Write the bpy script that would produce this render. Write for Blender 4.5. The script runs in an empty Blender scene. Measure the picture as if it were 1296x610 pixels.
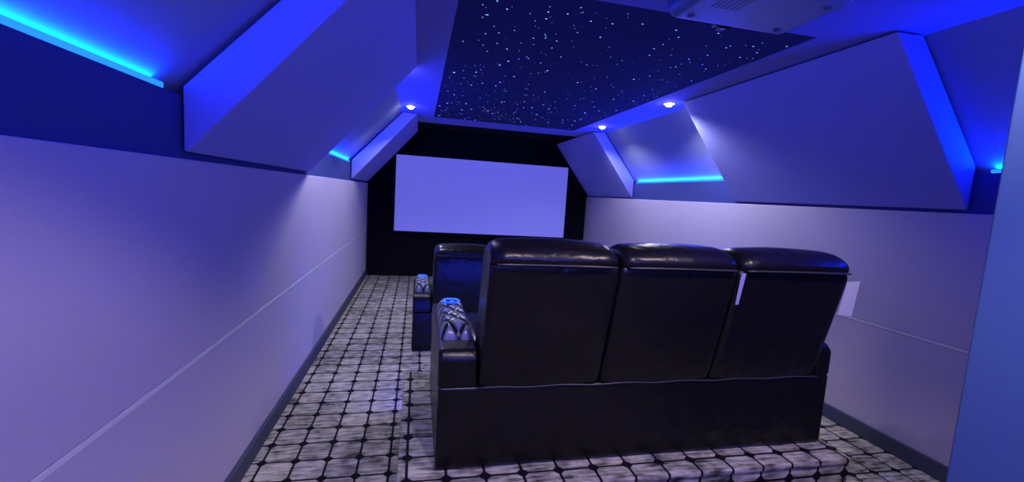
import bpy, bmesh, math, random
from mathutils import Vector, Matrix
random.seed(7)
S=bpy.context.scene
C=S.collection
S.view_settings.view_transform='Standard'
S.view_settings.look='None'

# ---------------- materials ----------------
def mat(name, col, rough=0.6, metal=0.0, noise=0.0, nscale=200, bump=0.0, bscale=300, emit=None, estr=0, spec=0.5):
    m=bpy.data.materials.new(name); m.use_nodes=True
    nt=m.node_tree; b=nt.nodes['Principled BSDF']
    b.inputs['Base Color'].default_value=(*col,1)
    b.inputs['Roughness'].default_value=rough
    b.inputs['Metallic'].default_value=metal
    b.inputs['Specular IOR Level'].default_value=spec
    tc=nt.nodes.new('ShaderNodeTexCoord')
    if noise>0:
        n=nt.nodes.new('ShaderNodeTexNoise'); n.inputs['Scale'].default_value=nscale; n.inputs['Detail'].default_value=3
        nt.links.new(tc.outputs['Object'],n.inputs['Vector'])
        r=nt.nodes.new('ShaderNodeMix'); r.data_type='RGBA'
        r.inputs[6].default_value=(*[c*(1-noise) for c in col],1)
        r.inputs[7].default_value=(*[min(1,c*(1+noise)) for c in col],1)
        nt.links.new(n.outputs['Fac'],r.inputs[0]); nt.links.new(r.outputs[2],b.inputs['Base Color'])
    if bump>0:
        n2=nt.nodes.new('ShaderNodeTexNoise'); n2.inputs['Scale'].default_value=bscale; n2.inputs['Detail'].default_value=4
        nt.links.new(tc.outputs['Object'],n2.inputs['Vector'])
        bp=nt.nodes.new('ShaderNodeBump'); bp.inputs['Strength'].default_value=bump; bp.inputs['Distance'].default_value=0.004
        nt.links.new(n2.outputs['Fac'],bp.inputs['Height']); nt.links.new(bp.outputs['Normal'],b.inputs['Normal'])
    if emit:
        b.inputs['Emission Color'].default_value=(*emit,1); b.inputs['Emission Strength'].default_value=estr
    return m

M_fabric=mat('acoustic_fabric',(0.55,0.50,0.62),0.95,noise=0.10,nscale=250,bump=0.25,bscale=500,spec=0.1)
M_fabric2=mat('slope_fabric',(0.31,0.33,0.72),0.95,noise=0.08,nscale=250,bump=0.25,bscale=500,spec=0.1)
M_back=mat('painted_slope',(0.27,0.31,0.42),0.9,noise=0.05,nscale=60,spec=0.15)
M_soffit=mat('painted_soffit',(0.19,0.20,0.55),0.85,noise=0.03,nscale=30,spec=0.2)
M_lip=mat('painted_ledge',(0.05,0.07,0.24),0.9,noise=0.05,nscale=60,spec=0.15)
M_black=mat('black_velvet',(0.007,0.007,0.010),0.95,noise=0.2,nscale=80,spec=0.1)
M_base=mat('dark_baseboard',(0.05,0.06,0.10),0.6,noise=0.1,nscale=40)
M_entry=mat('entry_wall_paint',(0.08,0.15,0.33),0.8,noise=0.04,nscale=20,spec=0.2)
M_leather=mat('black_leather',(0.0065,0.0052,0.005),0.31,noise=0.2,nscale=60,bump=0.12,bscale=90,spec=0.38)
def creased(m):
    nt=m.node_tree; b=nt.nodes['Principled BSDF']; tc=nt.nodes.new('ShaderNodeTexCoord')
    n=nt.nodes.new('ShaderNodeTexNoise'); n.inputs['Scale'].default_value=5; n.inputs['Detail'].default_value=2.2; n.inputs['Distortion'].default_value=1.2
    nt.links.new(tc.outputs['Object'],n.inputs['Vector'])
    bp=nt.nodes.new('ShaderNodeBump'); bp.inputs['Strength'].default_value=0.6; bp.inputs['Distance'].default_value=0.017
    old=b.inputs['Normal'].links[0].from_node
    nt.links.new(n.outputs['Fac'],bp.inputs['Height']); nt.links.new(bp.outputs['Normal'],old.inputs['Normal'])
creased(M_leather)
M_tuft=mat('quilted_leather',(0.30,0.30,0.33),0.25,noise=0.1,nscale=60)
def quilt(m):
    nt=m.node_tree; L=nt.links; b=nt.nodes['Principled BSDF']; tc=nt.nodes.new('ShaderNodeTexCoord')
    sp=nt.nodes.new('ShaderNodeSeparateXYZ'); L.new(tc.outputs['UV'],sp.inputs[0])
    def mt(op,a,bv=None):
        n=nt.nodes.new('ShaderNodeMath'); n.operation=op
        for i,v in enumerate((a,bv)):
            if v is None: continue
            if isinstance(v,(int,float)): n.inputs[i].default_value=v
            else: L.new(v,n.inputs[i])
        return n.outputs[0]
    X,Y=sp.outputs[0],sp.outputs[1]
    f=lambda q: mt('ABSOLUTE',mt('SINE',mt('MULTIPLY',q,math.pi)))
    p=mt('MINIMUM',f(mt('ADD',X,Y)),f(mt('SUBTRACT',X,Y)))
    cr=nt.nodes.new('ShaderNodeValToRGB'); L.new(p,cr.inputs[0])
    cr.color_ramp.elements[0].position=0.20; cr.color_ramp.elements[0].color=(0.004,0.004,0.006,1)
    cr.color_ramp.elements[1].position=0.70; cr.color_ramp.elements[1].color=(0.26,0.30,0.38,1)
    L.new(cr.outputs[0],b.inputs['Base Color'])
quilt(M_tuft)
M_pipe=mat('leather_piping',(0.05,0.045,0.05),0.3,noise=0.1,nscale=60)
M_chrome=mat('brushed_metal',(0.3,0.3,0.34),0.25,metal=1.0,noise=0.05,nscale=60)
M_glow=mat('blue_cup_light',(0.02,0.05,0.6),0.4,noise=0.02,emit=(0.01,0.10,1.0),estr=1.6)
M_led=mat('blue_led',(0.02,0.1,0.9),0.4,noise=0.02,emit=(0.015,0.22,1.0),estr=1.5)
M_lamp=mat('downlight_lens',(0.9,0.9,0.9),0.4,noise=0.02,emit=(0.9,0.88,1.0),estr=40)
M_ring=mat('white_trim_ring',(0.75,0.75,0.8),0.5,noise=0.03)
M_screen=mat('projection_screen',(0.30,0.30,0.6),0.9,noise=0.02,nscale=20,emit=(0.17,0.17,0.85),estr=0.55,spec=0.1)
M_star=mat('star_fiber',(0.1,0.4,1),0.4,noise=0.02,emit=(0.20,0.46,1.0),estr=1.9)
M_night=mat('night_blue_panel',(0.010,0.010,0.05),0.9,noise=0.3,nscale=8,emit=(0.005,0.007,0.10),estr=0.28,spec=0.1)  # faint blue emission added to the panel as ambient fill
M_paper=mat('white_paper',(0.85,0.85,0.95),0.8,noise=0.03,nscale=30)
M_tag=mat('lavender_paper',(0.36,0.36,0.60),0.8,noise=0.03,nscale=30)
M_plast=mat('black_plastic',(0.02,0.02,0.03),0.4,noise=0.1,nscale=50)
M_proj=mat('projector_plastic',(0.10,0.14,0.34),0.35,noise=0.1,nscale=50)
M_vent=mat('vent_plastic',(0.05,0.07,0.18),0.5,noise=0.1,nscale=50)
M_glass=mat('lens_glass',(0.02,0.02,0.05),0.05,noise=0.02)

def carpet(name,ph):
    m=bpy.data.materials.new(name); m.use_nodes=True
    nt=m.node_tree; L=nt.links; b=nt.nodes['Principled BSDF']
    b.inputs['Roughness'].default_value=0.9; b.inputs['Specular IOR Level'].default_value=0.15
    g=nt.nodes.new('ShaderNodeNewGeometry'); sp=nt.nodes.new('ShaderNodeSeparateXYZ'); L.new(g.outputs['Position'],sp.inputs[0])
    def mt(op,a,bv=None,cl=False):
        n=nt.nodes.new('ShaderNodeMath'); n.operation=op; n.use_clamp=cl
        for i,v in enumerate((a,bv)):
            if v is None: continue
            if isinstance(v,(int,float)): n.inputs[i].default_value=v
            else: L.new(v,n.inputs[i])
        return n.outputs[0]
    s=0.165
    X=mt('DIVIDE',mt('ADD',sp.outputs[0],10.0+ph),s)
    Y=mt('DIVIDE',mt('ADD',mt('ADD',sp.outputs[1],sp.outputs[2]),10.0+ph*0.6),s)
    u=mt('ABSOLUTE',mt('SUBTRACT',mt('FRACT',X),0.5)); v=mt('ABSOLUTE',mt('SUBTRACT',mt('FRACT',Y),0.5))
    # soft-edged joints (woven yarn, not a hard line)
    def soft(val,lo,hi):
        r=nt.nodes.new('ShaderNodeMapRange'); r.interpolation_type='SMOOTHSTEP'; L.new(val,r.inputs[0]); r.inputs[1].default_value=lo; r.inputs[2].default_value=hi
        return r.outputs[0]
    line=soft(mt('MAXIMUM',u,v),0.445,0.478); cor=soft(mt('ADD',u,v),0.775,0.83)
    dark=mt('MAXIMUM',line,cor)
    def streak(sx,sy,det=4,off=0.0):
        cx=nt.nodes.new('ShaderNodeCombineXYZ'); L.new(mt('MULTIPLY',X,sx),cx.inputs[0]); L.new(mt('MULTIPLY',Y,sy),cx.inputs[1]); cx.inputs[2].default_value=off
        n=nt.nodes.new('ShaderNodeTexNoise'); n.inputs['Scale'].default_value=1.0; n.inputs['Detail'].default_value=det
        L.new(cx.outputs[0],n.inputs['Vector']); return n.outputs['Fac']
    a=streak(1.3,8.5); c=streak(2.6,2.2,5,3.0); d=streak(0.35,0.35,2,9.0)
    wn=nt.nodes.new('ShaderNodeTexWhiteNoise'); wn.noise_dimensions='2D'
    cc=nt.nodes.new('ShaderNodeCombineXYZ'); L.new(mt('FLOOR',X),cc.inputs[0]); L.new(mt('FLOOR',Y),cc.inputs[1]); L.new(cc.outputs[0],wn.inputs['Vector'])
    val=mt('ADD',mt('ADD',mt('MULTIPLY',a,0.50),mt('MULTIPLY',c,0.28)),mt('ADD',mt('MULTIPLY',d,0.19),mt('MULTIPLY',wn.outputs['Value'],0.06)))
    cr=nt.nodes.new('ShaderNodeValToRGB'); cr.color_ramp.elements[0].position=0.39; cr.color_ramp.elements[0].color=(0.050,0.047,0.038,1)
    cr.color_ramp.elements[1].position=0.60; cr.color_ramp.elements[1].color=(0.66,0.62,0.46,1)
    L.new(val,cr.inputs[0])
    mc=nt.nodes.new('ShaderNodeMix'); mc.data_type='RGBA'; L.new(dark,mc.inputs[0]); L.new(cr.outputs[0],mc.inputs[6]); mc.inputs[7].default_value=(0.006,0.006,0.009,1)
    L.new(mc.outputs[2],b.inputs['Base Color'])
    n=nt.nodes.new('ShaderNodeTexNoise'); n.inputs['Scale'].default_value=400; L.new(g.outputs['Position'],n.inputs['Vector'])
    bp=nt.nodes.new('ShaderNodeBump'); bp.inputs['Strength'].default_value=0.4; bp.inputs['Distance'].default_value=0.004
    L.new(n.outputs['Fac'],bp.inputs['Height']); L.new(bp.outputs[0],b.inputs['Normal'])
    return m
M_carpet=carpet('tile_pattern_carpet',0.0); M_carpet2=carpet('tile_pattern_carpet_platform',0.07)

# ---------------- helpers ----------------
def finish(ob,m,parent=None,smooth=False,kind=None,label=None,category=None,bevel=0,seg=2,sub=0,group=None):
    C.objects.link(ob)
    if m and not ob.data.materials: ob.data.materials.append(m)
    if parent: ob.parent=parent
    if smooth:
        for p in ob.data.polygons: p.use_smooth=True
    if bevel>0:
        b=ob.modifiers.new('bevel','BEVEL'); b.width=bevel; b.segments=seg; b.limit_method='ANGLE'
        for p in ob.data.polygons: p.use_smooth=True
        w=ob.modifiers.new('wn','WEIGHTED_NORMAL')
    if sub:
        s=ob.modifiers.new('sub','SUBSURF'); s.levels=sub; s.render_levels=sub
    if kind: ob['kind']=kind
    if label: ob['label']=label
    if category: ob['category']=category
    if group: ob['group']=group
    return ob
def mesh_from(name,verts,faces):
    me=bpy.data.meshes.new(name); me.from_pydata(verts,[],faces)
    bm=bmesh.new(); bm.from_mesh(me); bmesh.ops.recalc_face_normals(bm,faces=bm.faces); bm.to_mesh(me); bm.free()
    return bpy.data.objects.new(name,me)
def box(name,x0,x1,y0,y1,z0,z1,m,**k):
    v=[(x,y,z) for x in (x0,x1) for y in (y0,y1) for z in (z0,z1)]
    f=[(0,1,3,2),(4,6,7,5),(0,4,5,1),(2,3,7,6),(0,2,6,4),(1,5,7,3)]
    return finish(mesh_from(name,v,f),m,**k)
def prism(name,poly,y0,y1,m,**k):
    n=len(poly)
    v=[(x,y0,z) for x,z in poly]+[(x,y1,z) for x,z in poly]
    f=[tuple(range(n)),tuple(range(n,2*n))]+[(i,(i+1)%n,n+(i+1)%n,n+i) for i in range(n)]
    return finish(mesh_from(name,v,f),m,**k)
def multi(name,boxes,m,**k):
    V=[];F=[]
    for (x0,x1,y0,y1,z0,z1) in boxes:
        o=len(V); V+=[(x,y,z) for x in (x0,x1) for y in (y0,y1) for z in (z0,z1)]
        F+=[tuple(o+i for i in q) for q in [(0,1,3,2),(4,6,7,5),(0,4,5,1),(2,3,7,6),(0,2,6,4),(1,5,7,3)]]
    return finish(mesh_from(name,V,F),m,**k)
def lathe(name,prof,cx,cy,cz,m,n=32,**k):
    V=[];F=[]
    for r,z in prof:
        for i in range(n):
            a=2*math.pi*i/n; V.append((cx+r*math.cos(a),cy+r*math.sin(a),cz+z))
    for j in range(len(prof)-1):
        for i in range(n):
            F.append((j*n+i,j*n+(i+1)%n,(j+1)*n+(i+1)%n,(j+1)*n+i))
    return finish(mesh_from(name,V,F),m,smooth=True,**k)
def tube(name,pts,r,m,n=8,**k):
    V=[];F=[]
    pts=[Vector(p) for p in pts]
    for i,p in enumerate(pts):
        t=(pts[min(i+1,len(pts)-1)]-pts[max(i-1,0)]).normalized()
        a=t.cross(Vector((0.1,0.95,0.3))).normalized(); b=t.cross(a).normalized()
        for j in range(n):
            q=2*math.pi*j/n; V.append(p+a*r*math.cos(q)+b*r*math.sin(q))
    for i in range(len(pts)-1):
        for j in range(n):
            F.append((i*n+j,i*n+(j+1)%n,(i+1)*n+(j+1)%n,(i+1)*n+j))
    F.append(tuple(range(n))); F.append(tuple((len(pts)-1)*n+j for j in range(n)))
    return finish(mesh_from(name,V,F),m,smooth=True,**k)
def empty(name,loc,label,category,group=None):
    e=bpy.data.objects.new(name,None); e.location=loc; e.empty_display_size=0.2; C.objects.link(e)
    e['label']=label; e['category']=category
    if group: e['group']=group
    return e
def puffy(name,prof,x0,x1,m,r=0.05,nx=14,puff=0.010,**k):
    cy=sum(p[0] for p in prof)/len(prof); cz=sum(p[1] for p in prof)/len(prof)
    n=len(prof); V=[];F=[]
    W=x1-x0; xs=[]
    for i in range(6): xs.append(r*(1-math.cos(math.pi/2*i/5))) 
    mid=[r+(W-2*r)*i/nx for i in range(1,nx)]
    full=xs+mid+[W-x for x in reversed(xs)]
    for x in full:
        e=min(x,W-x)
        ins=0 if e>=r else r*(1-math.sqrt(max(0,1-((r-e)/r)**2)))
        c=puff*math.sin(math.pi*x/W)
        for (y,z) in prof:
            dy,dz=y-cy,z-cz; d=math.hypot(dy,dz); s=max(0.05,(d-ins*0.9+c)/d)
            V.append((x0+x,cy+dy*s,cz+dz*s))
    for i in range(len(full)-1):
        for j in range(n):
            F.append((i*n+j,i*n+(j+1)%n,(i+1)*n+(j+1)%n,(i+1)*n+j))
    F.append(tuple(range(n))); F.append(tuple((len(full)-1)*n+j for j in range(n)))
    return finish(mesh_from(name,V,F),m,smooth=True,sub=1,**k)

# ---------------- room shell ----------------
XL,XR=-0.83,3.05; YB,YF=-0.9,7.6; ZC=2.47
st=dict(kind='structure')
box('floor',-1.05,3.3,YB,YF+0.1,-0.06,0,M_carpet,**st)
box('wall_front',-1.05,3.3,YF,YF+0.1,0,2.6,M_black,**st)
box('wall_back',-1.05,3.3,YB-0.1,YB,0,2.6,M_back,**st)
box('wall_left',-1.05,-0.85,YB,YF,0,1.785,M_lip,**st)
box('wall_right',3.07,3.3,YB,YF,0,1.785,M_lip,**st)
prism('wall_left_slope',[(-0.90,1.785),(-0.25,2.47),(-0.25,2.56),(-1.05,2.56),(-1.05,1.785)],YB,YF,M_back,**st)
prism('wall_right_slope',[(3.12,1.785),(2.56,2.47),(2.56,2.56),(3.3,2.56),(3.3,1.785)],YB,YF,M_back,**st)
SX0,SX1,SY0,SY1=0.16,2.12,2.09,6.0
YS=6.5
multi('ceiling',[(-0.25,SX0,YB,YS,ZC,2.56),(SX1,2.56,YB,YS,ZC,2.56),(SX0,SX1,YB,SY0,ZC,2.56),(SX0,SX1,SY1,YS,ZC,2.56)],M_soffit,**st)
box('ceiling_front',-0.25,2.56,YS,YF,2.50,2.56,M_black,**st)
box('wall_entry',1.743,3.07,0.25,1.0,0,ZC,M_entry,bevel=0.01,**st)
for nm,x0,x1,ys in (('baseboard_left',XL,XL+0.022,YB),('baseboard_right',XR-0.022,XR,1.0)):
    box(nm,x0,x1,ys,YF,0,0.10,M_base,bevel=0.004,**st)
box('baseboard_front',XL+0.03,XR-0.03,YF-0.02,YF,0,0.10,M_black,**st)
box('groove_highlight_1',-0.85,XL+0.002,YB,YF,0.7745,0.7895,M_ring,**st)  # pale strips stand in for the bevel highlight along the panel grooves
box('groove_highlight_2',XR-0.002,3.07,1.0,YF,0.7745,0.7895,M_ring,**st)
for side,x0,x1,ys in (('l',-0.85,XL,YB+0.01),('r',XR,3.07,1.005)):
    box('acoustic_wall_panel',x0,x1,ys,YF,0.0,0.774,M_fabric,bevel=0.006,label='pale lavender-grey fabric acoustic panel, lower course above dark baseboard',category='wall panel',group='fabric wall panels')
    box('acoustic_wall_panel',x0,x1,ys,YF,0.790,1.558,M_fabric,bevel=0.006,label='pale lavender-grey fabric acoustic panel, upper course below light ledge',category='wall panel',group='fabric wall panels')
def slope_l(y0,y1): 
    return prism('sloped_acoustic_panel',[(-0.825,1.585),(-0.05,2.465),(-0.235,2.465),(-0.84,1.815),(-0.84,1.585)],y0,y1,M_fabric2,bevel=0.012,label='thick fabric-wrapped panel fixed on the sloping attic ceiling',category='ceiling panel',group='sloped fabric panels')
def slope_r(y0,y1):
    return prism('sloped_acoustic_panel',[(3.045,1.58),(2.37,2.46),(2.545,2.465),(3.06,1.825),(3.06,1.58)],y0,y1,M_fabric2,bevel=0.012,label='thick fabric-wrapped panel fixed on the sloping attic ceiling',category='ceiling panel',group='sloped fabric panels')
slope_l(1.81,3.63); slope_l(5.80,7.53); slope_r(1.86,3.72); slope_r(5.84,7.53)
def led(x0,x1,y0,y1,sgn,k=1.0):
    box('led_light_strip',x0,x1,y0,y1,1.786,1.806,M_led,bevel=0.004,label='glowing blue LED strip along recess ledge',category='led strip',group='blue LED strips')
    l=bpy.data.lights.new('led_area','AREA'); l.shape='RECTANGLE'; l.size=0.03; l.size_y=(y1-y0)*0.97
    l.color=(0.0,0.025,1.0); l.energy=LEDW*k*(y1-y0)
    o=bpy.data.objects.new('led_area',l); C.objects.link(o)
    loc=Vector(((x0+x1)/2,(y0+y1)/2,1.810))
    d=Vector((0.22*sgn,0,1)).normalized()
    z=-d; y=Vector((0,1,0)); x=y.cross(z).normalized()
    o.matrix_world=Matrix.Translation(loc)@Matrix((x,y,z)).transposed().to_4x4()
LEDW=38
led(-0.885,-0.852,-0.6,1.72,1,0.55); led(-0.885,-0.852,3.68,5.76,1)
led(3.072,3.105,1.04,1.80,-1,1.3); led(3.072,3.105,3.78,5.79,-1,1.1)

# star ceiling
pe=box('star_ceiling_panel',SX0,SX1,SY0,SY1,2.476,2.50,M_night,label='dark navy star ceiling panel set in pale soffit frame',category='ceiling panel')
V=[];F=[]
for i in range(430):
    x=random.uniform(SX0+0.03,SX1-0.03); y=random.uniform(SY0+0.03,SY1-0.03)
    r=random.choice([0.0022,0.0027,0.0032,0.004,0.005,0.0075])
    if y<3.2: r=min(r,0.005)
    if y>4.6: r*=1.3
    o=len(V)
    for j in range(8):
        a=math.pi/4*j; V.append((x+r*math.cos(a),y+r*math.sin(a),2.4745))
    F.append(tuple(o+j for j in range(8)))
sr=finish(mesh_from('fiber_optic_star',V,F),M_star,parent=pe,kind='stuff'); sr['label']='tiny glowing white-blue star points'

# screen
sc=empty('projection_screen',(1.13,YF-0.03,0.78),'wide fixed-frame projection screen glowing lavender on black wall','projection screen')
def box_p(name,parent,x0,x1,y0,y1,z0,z1,m,**k):
    L=parent.location
    return box(name,x0-L.x,x1-L.x,y0-L.y,y1-L.y,z0-L.z,z1-L.z,m,parent=parent,**k)
sx0,sx1,sz0,sz1=-0.385,2.64,0.785,2.062
box_p('screen_surface',sc,sx0,sx1,YF-0.045,YF-0.02,sz0,sz1,M_screen)
L=sc.location
b=0.06
multi('screen_frame',[(sx0-b-L.x,sx0-L.x,-0.03,0.03,sz0-b-L.z,sz1+b-L.z),(sx1-L.x,sx1+b-L.x,-0.03,0.03,sz0-b-L.z,sz1+b-L.z),(sx0-L.x,sx1-L.x,-0.03,0.03,sz0-b-L.z,sz0-L.z),(sx0-L.x,sx1-L.x,-0.03,0.03,sz1-L.z,sz1+b-L.z)],M_black,parent=sc)

# riser
rs=empty('seating_platform',(1.07,2.2,0.0),'low seating platform topped with grid-patterned carpet','platform')
box_p('platform_body',rs,-0.035,2.16,1.62,2.81,0.0,0.272,M_carpet2)
box_p('carpet_top',rs,-0.045,2.17,1.61,2.82,0.272,0.30,M_carpet2,bevel=0.008,seg=3)
box_p('added_glow_strip',rs,0.0,2.12,2.811,2.818,0.24,0.25,M_glow,label='thin blue strip added under the platform edge for its glow')  # strip and lamp added for the blue glow on floor and sofa arm
l=bpy.data.lights.new('added_floor_glow','AREA'); l.shape='RECTANGLE'; l.size=2.1; l.size_y=0.02; l.energy=18; l.color=(0.02,0.04,1.0)
o=bpy.data.objects.new('added_floor_glow',l); C.objects.link(o); o.location=(1.06,2.83,0.24); o.rotation_euler=(math.radians(80),0,0)

# downlights
def spot(x,y,z,power,ang,col,blend=0.5,target=None,soft=0.03):
    l=bpy.data.lights.new('downlight_spot','SPOT'); l.spot_size=math.radians(ang); l.spot_blend=blend; l.energy=power; l.color=col; l.shadow_soft_size=soft
    o=bpy.data.objects.new('downlight_spot',l); o.location=(x,y,z); C.objects.link(o)
    if target: o.rotation_euler=(Vector(target)-Vector((x,y,z))).to_track_quat('-Z','Y').to_euler()
def downlight(x,y,power,ang=124,col=(0.88,0.85,1.0),blend=0.5):
    e=empty('ceiling_downlight',(x,y,ZC),'small round recessed downlight glowing white in soffit','downlight','recessed soffit downlights')
    lathe('trim_ring',[(0.040,-0.001),(0.042,-0.007),(0.058,-0.006),(0.062,-0.001)],0,0,0,M_ring,parent=e)
    lathe('lamp_lens',[(0.0001,-0.034),(0.018,-0.031),(0.031,-0.019),(0.040,-0.002)],0,0,0,M_lamp,parent=e)
    spot(x,y,ZC-0.055,power,ang,col,blend)
downlight(-0.13,5.36,38); downlight(2.31,5.40,44,146); downlight(2.31,3.85,60,146)
downlight(-0.175,3.80,55,130,blend=0.3)
WARM=(1.0,0.80,0.90)
downlight(0.45,0.55,46,118,WARM,0.35); downlight(1.50,0.75,52,118,WARM,0.35)  # unseen pair added near the camera as warm fill for walls and carpet

# projector
pj=empty('ceiling_projector',(1.34,1.64,ZC),'blue-lit home cinema projector hanging from ceiling bracket','projector')
box('projector_body',-0.31,0.31,-0.20,0.20,-0.15,-0.035,M_proj,parent=pj,bevel=0.050,seg=6)
box('mount_plate',-0.09,0.09,-0.08,0.08,-0.04,-0.0,M_plast,parent=pj,bevel=0.004)
multi('vent_grille',[(-0.20+0.022*i,-0.192+0.022*i,-0.10,0.02,-0.1510,-0.1495) for i in range(6)],M_vent,parent=pj)
for fx,fy in ((-0.22,-0.13),(0.22,-0.13),(-0.22,0.12),(0.22,0.12)):
    lathe('foot',[(0.0001,-0.156),(0.014,-0.156),(0.017,-0.148)],fx,fy,0,M_vent,n=16,parent=pj)
ln=lathe('projector_lens',[(0.0001,0.0),(0.04,0.0),(0.045,0.01),(0.045,0.03),(0.055,0.03),(0.055,-0.01)],0,0,0,M_glass,parent=pj)
ln.rotation_euler=(math.radians(-90),0,0); ln.location=(0,0.20,-0.095)

# ---------------- recliner sofa ----------------
def build_sofa(loc,label):
    e=empty('recliner_sofa',loc,label,'sofa','home theatre recliner sofas')
    W=2.02; a=0.170; ar=0.085
    box('base',0.003,W-0.003,0.0,0.86,0.006,0.375,M_leather,parent=e,bevel=0.015,seg=4)
    for x0,x1 in ((0,a),(W-ar,W)):
        pts=[(0.0,0.37),(0.0,0.50),(0.03,0.535),(0.80,0.535),(0.86,0.50),(0.87,0.37)]
        V=[(x0,y,z) for y,z in pts]+[(x1,y,z) for y,z in pts]; n=len(pts)
        F=[tuple(range(n)),tuple(range(n,2*n))]+[(i,(i+1)%n,n+(i+1)%n,n+i) for i in range(n)]
        finish(mesh_from('arm',V,F),M_leather,parent=e,bevel=0.018,seg=4)
        px0,px1,py0,py1=x0+0.014,x1-0.012,0.14,0.68
        nx,ny=40,150; V=[];F=[]; UV=[]
        k=0.080
        for j in range(ny+1):
            for i in range(nx+1):
                u=i/nx; v=j/ny; x=px0+(px1-px0)*u; y=py0+(py1-py0)*v
                U=(x-px0)/k; VV=(y-py0)/(k*1.6)
                UV.append((U,VV))
                p=min(abs(math.sin(math.pi*(U+VV))),abs(math.sin(math.pi*(U-VV))))
                edge=min(1,min(u,1-u)/0.22); edge=math.sqrt(1-(1-edge)**2)
                ev=min(1,min(v,1-v)/0.18); ev=math.sqrt(1-(1-ev)**2)
                V.append((x,y,0.530+edge*ev*(0.062+0.018*(min(1,p*1.3)**0.6))))
        for j in range(ny):
            for i in range(nx):
                F.append((j*(nx+1)+i,j*(nx+1)+i+1,(j+1)*(nx+1)+i+1,(j+1)*(nx+1)+i))
        q=mesh_from('quilted_armrest',V,F)
        ul=q.data.uv_layers.new(name='UVMap')
        for lp in q.data.loops: ul.data[lp.index].uv=UV[lp.vertex_index]
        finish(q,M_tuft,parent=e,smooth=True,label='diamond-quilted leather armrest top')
        if x0>0: continue
        cx=(x0+x1)/2; cy=0.54
        cu=lathe('cup_holder',[(0.0001,0.073),(0.036,0.073),(0.038,0.087),(0.048,0.091),(0.052,0.058)],cx,cy,0.525,M_chrome,parent=e,label='metal cup holder with glowing blue ring')
        lathe('light_ring',[(0.037,0.0865),(0.039,0.094),(0.046,0.095),(0.049,0.0865)],cx,cy,0.525,M_glow,parent=cu)
    bnd=[a,0.727,1.297,1.912]
    for i in range(3):
        x0=bnd[i]+0.003; x1=bnd[i+1]-0.003
        prof=[(0.004,0.360),(-0.002,0.372),(-0.038,0.50),(-0.076,0.66),(-0.104,0.80),(-0.122,0.90),(-0.124,0.935),(-0.08,0.95),(0.04,0.95),(0.09,0.90),(0.12,0.78),(0.16,0.62),(0.20,0.47),(0.22,0.38),(0.12,0.355)]
        bk=puffy('backrest',prof,x0,x1,M_leather,r=0.032,puff=0.009,parent=e)
        prof2=[(-0.130,0.922),(-0.149,0.945),(-0.136,0.980),(-0.088,1.007),(-0.02,1.020),(0.05,1.012),(0.10,0.986),(0.13,0.93),(0.14,0.85),(0.13,0.77),(0.09,0.76),(0.04,0.82),(-0.04,0.91)]
        puffy('headrest',prof2,x0+0.001,x1-0.001,M_leather,r=0.060,puff=0.014,parent=bk)
        xm=[x0+0.025+(x1-x0-0.05)*k/16 for k in range(17)]
        tube('piping',[(x,-0.141-0.012*math.sin(math.pi*(x-x0)/(x1-x0)),0.932+0.004*math.sin(math.pi*(x-x0)/(x1-x0))) for x in xm],0.0045,M_pipe,parent=bk)
        sp=[(0.20,0.36),(0.20,0.47),(0.24,0.50),(0.45,0.505),(0.70,0.50),(0.80,0.475),(0.83,0.42),(0.80,0.37),(0.5,0.35)]
        puffy('seat_cushion',sp,x0,x1,M_leather,r=0.03,parent=e)
        fp=[(0.865,0.08),(0.86,0.25),(0.862,0.36),(0.885,0.38),(0.915,0.34),(0.925,0.2),(0.915,0.09),(0.89,0.07)]
        puffy('footrest',fp,x0,x1,M_leather,r=0.02,parent=e)
    tube('piping',[(a+(W-ar-a)*k/40, -0.004, 0.372+0.003*math.sin(k*0.9)) for k in range(41)],0.004,M_pipe,parent=e)
    return e
build_sofa((0.108,1.755,0.30),'black leather three-seat recliner sofa standing on the carpeted platform')
build_sofa((-0.015,3.97,0.0),'black leather three-seat recliner sofa on the floor before the platform')

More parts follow.
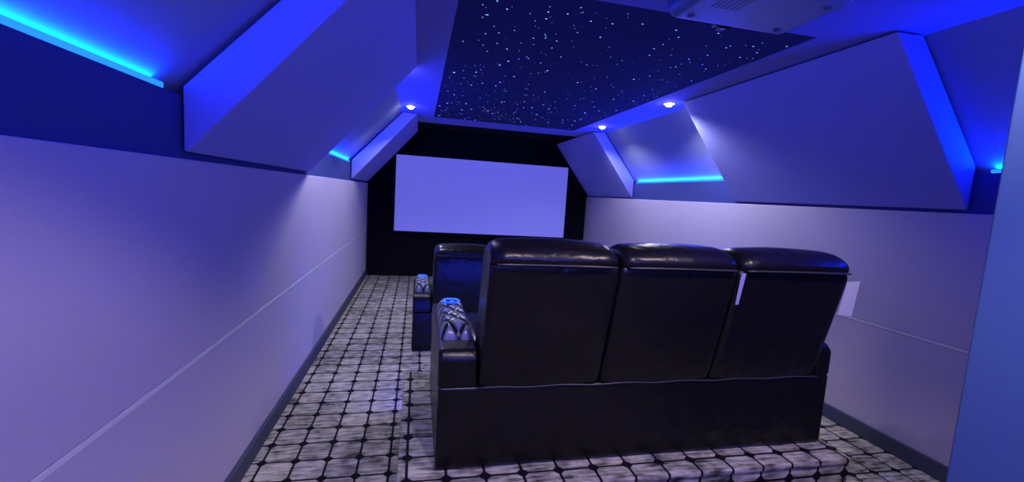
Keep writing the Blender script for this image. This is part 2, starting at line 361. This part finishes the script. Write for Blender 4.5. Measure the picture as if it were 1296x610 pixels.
def sheet(name,pts,label,m):
    V=[Vector(p) for p in pts]; n=2; VV=[];F=[]
    for j in range(n+1):
        for i in range(n+1):
            u=i/n; v=j/n
            VV.append((V[0]*(1-u)+V[1]*u)*(1-v)+(V[3]*(1-u)+V[2]*u)*v)
    for j in range(n):
        for i in range(n):
            F.append((j*(n+1)+i,j*(n+1)+i+1,(j+1)*(n+1)+i+1,(j+1)*(n+1)+i))
    o=finish(mesh_from(name,VV,F),m,label=label,category='paper')
    s=o.modifiers.new('sol','SOLIDIFY'); s.thickness=0.0015
sheet('paper_tag',[(1.388,1.600,1.225),(1.411,1.600,1.225),(1.408,1.622,1.08),(1.392,1.622,1.08)],'narrow lavender paper tag tucked between two sofa backs',M_tag)
sheet('paper_sheet',[(2.035,1.66,1.185),(2.112,1.66,1.19),(2.115,1.68,1.01),(2.03,1.68,1.02)],'white paper sheet hanging beside the end sofa back',M_paper)

# ---------------- fill lights ----------------
def area(loc,target,sx,sy,e,col):
    l=bpy.data.lights.new('fill_light','AREA'); l.shape='RECTANGLE'; l.size=sx; l.size_y=sy; l.energy=e; l.color=col
    o=bpy.data.objects.new('fill_light',l); C.objects.link(o); o.location=loc
    o.rotation_euler=(Vector(target)-Vector(loc)).to_track_quat('-Z','Y').to_euler()
area((0.9,-0.75,2.0),(1.3,3.0,2.5),1.6,0.5,34,(0.10,0.11,1.0))  # unseen blue lamp added behind the camera to light the slopes
w=bpy.data.worlds.new('world'); S.world=w; w.use_nodes=True
w.node_tree.nodes['Background'].inputs[0].default_value=(0.01,0.01,0.05,1)

# ---------------- camera ----------------
Xc=Vector((2471,-97,-546)).normalized(); Yc=Vector((-118,65,-546)).normalized()
Zc=Xc.cross(Yc).normalized(); Xc=Yc.cross(Zc).normalized()
cam=bpy.data.cameras.new('camera'); co=bpy.data.objects.new('camera',cam); C.objects.link(co)
cam.sensor_width=36; cam.lens=546/1296*36; cam.clip_start=0.02
co.matrix_world=Matrix.Translation((0,0,1.5))@Matrix((Xc,Yc,Zc)).to_4x4()
S.camera=co
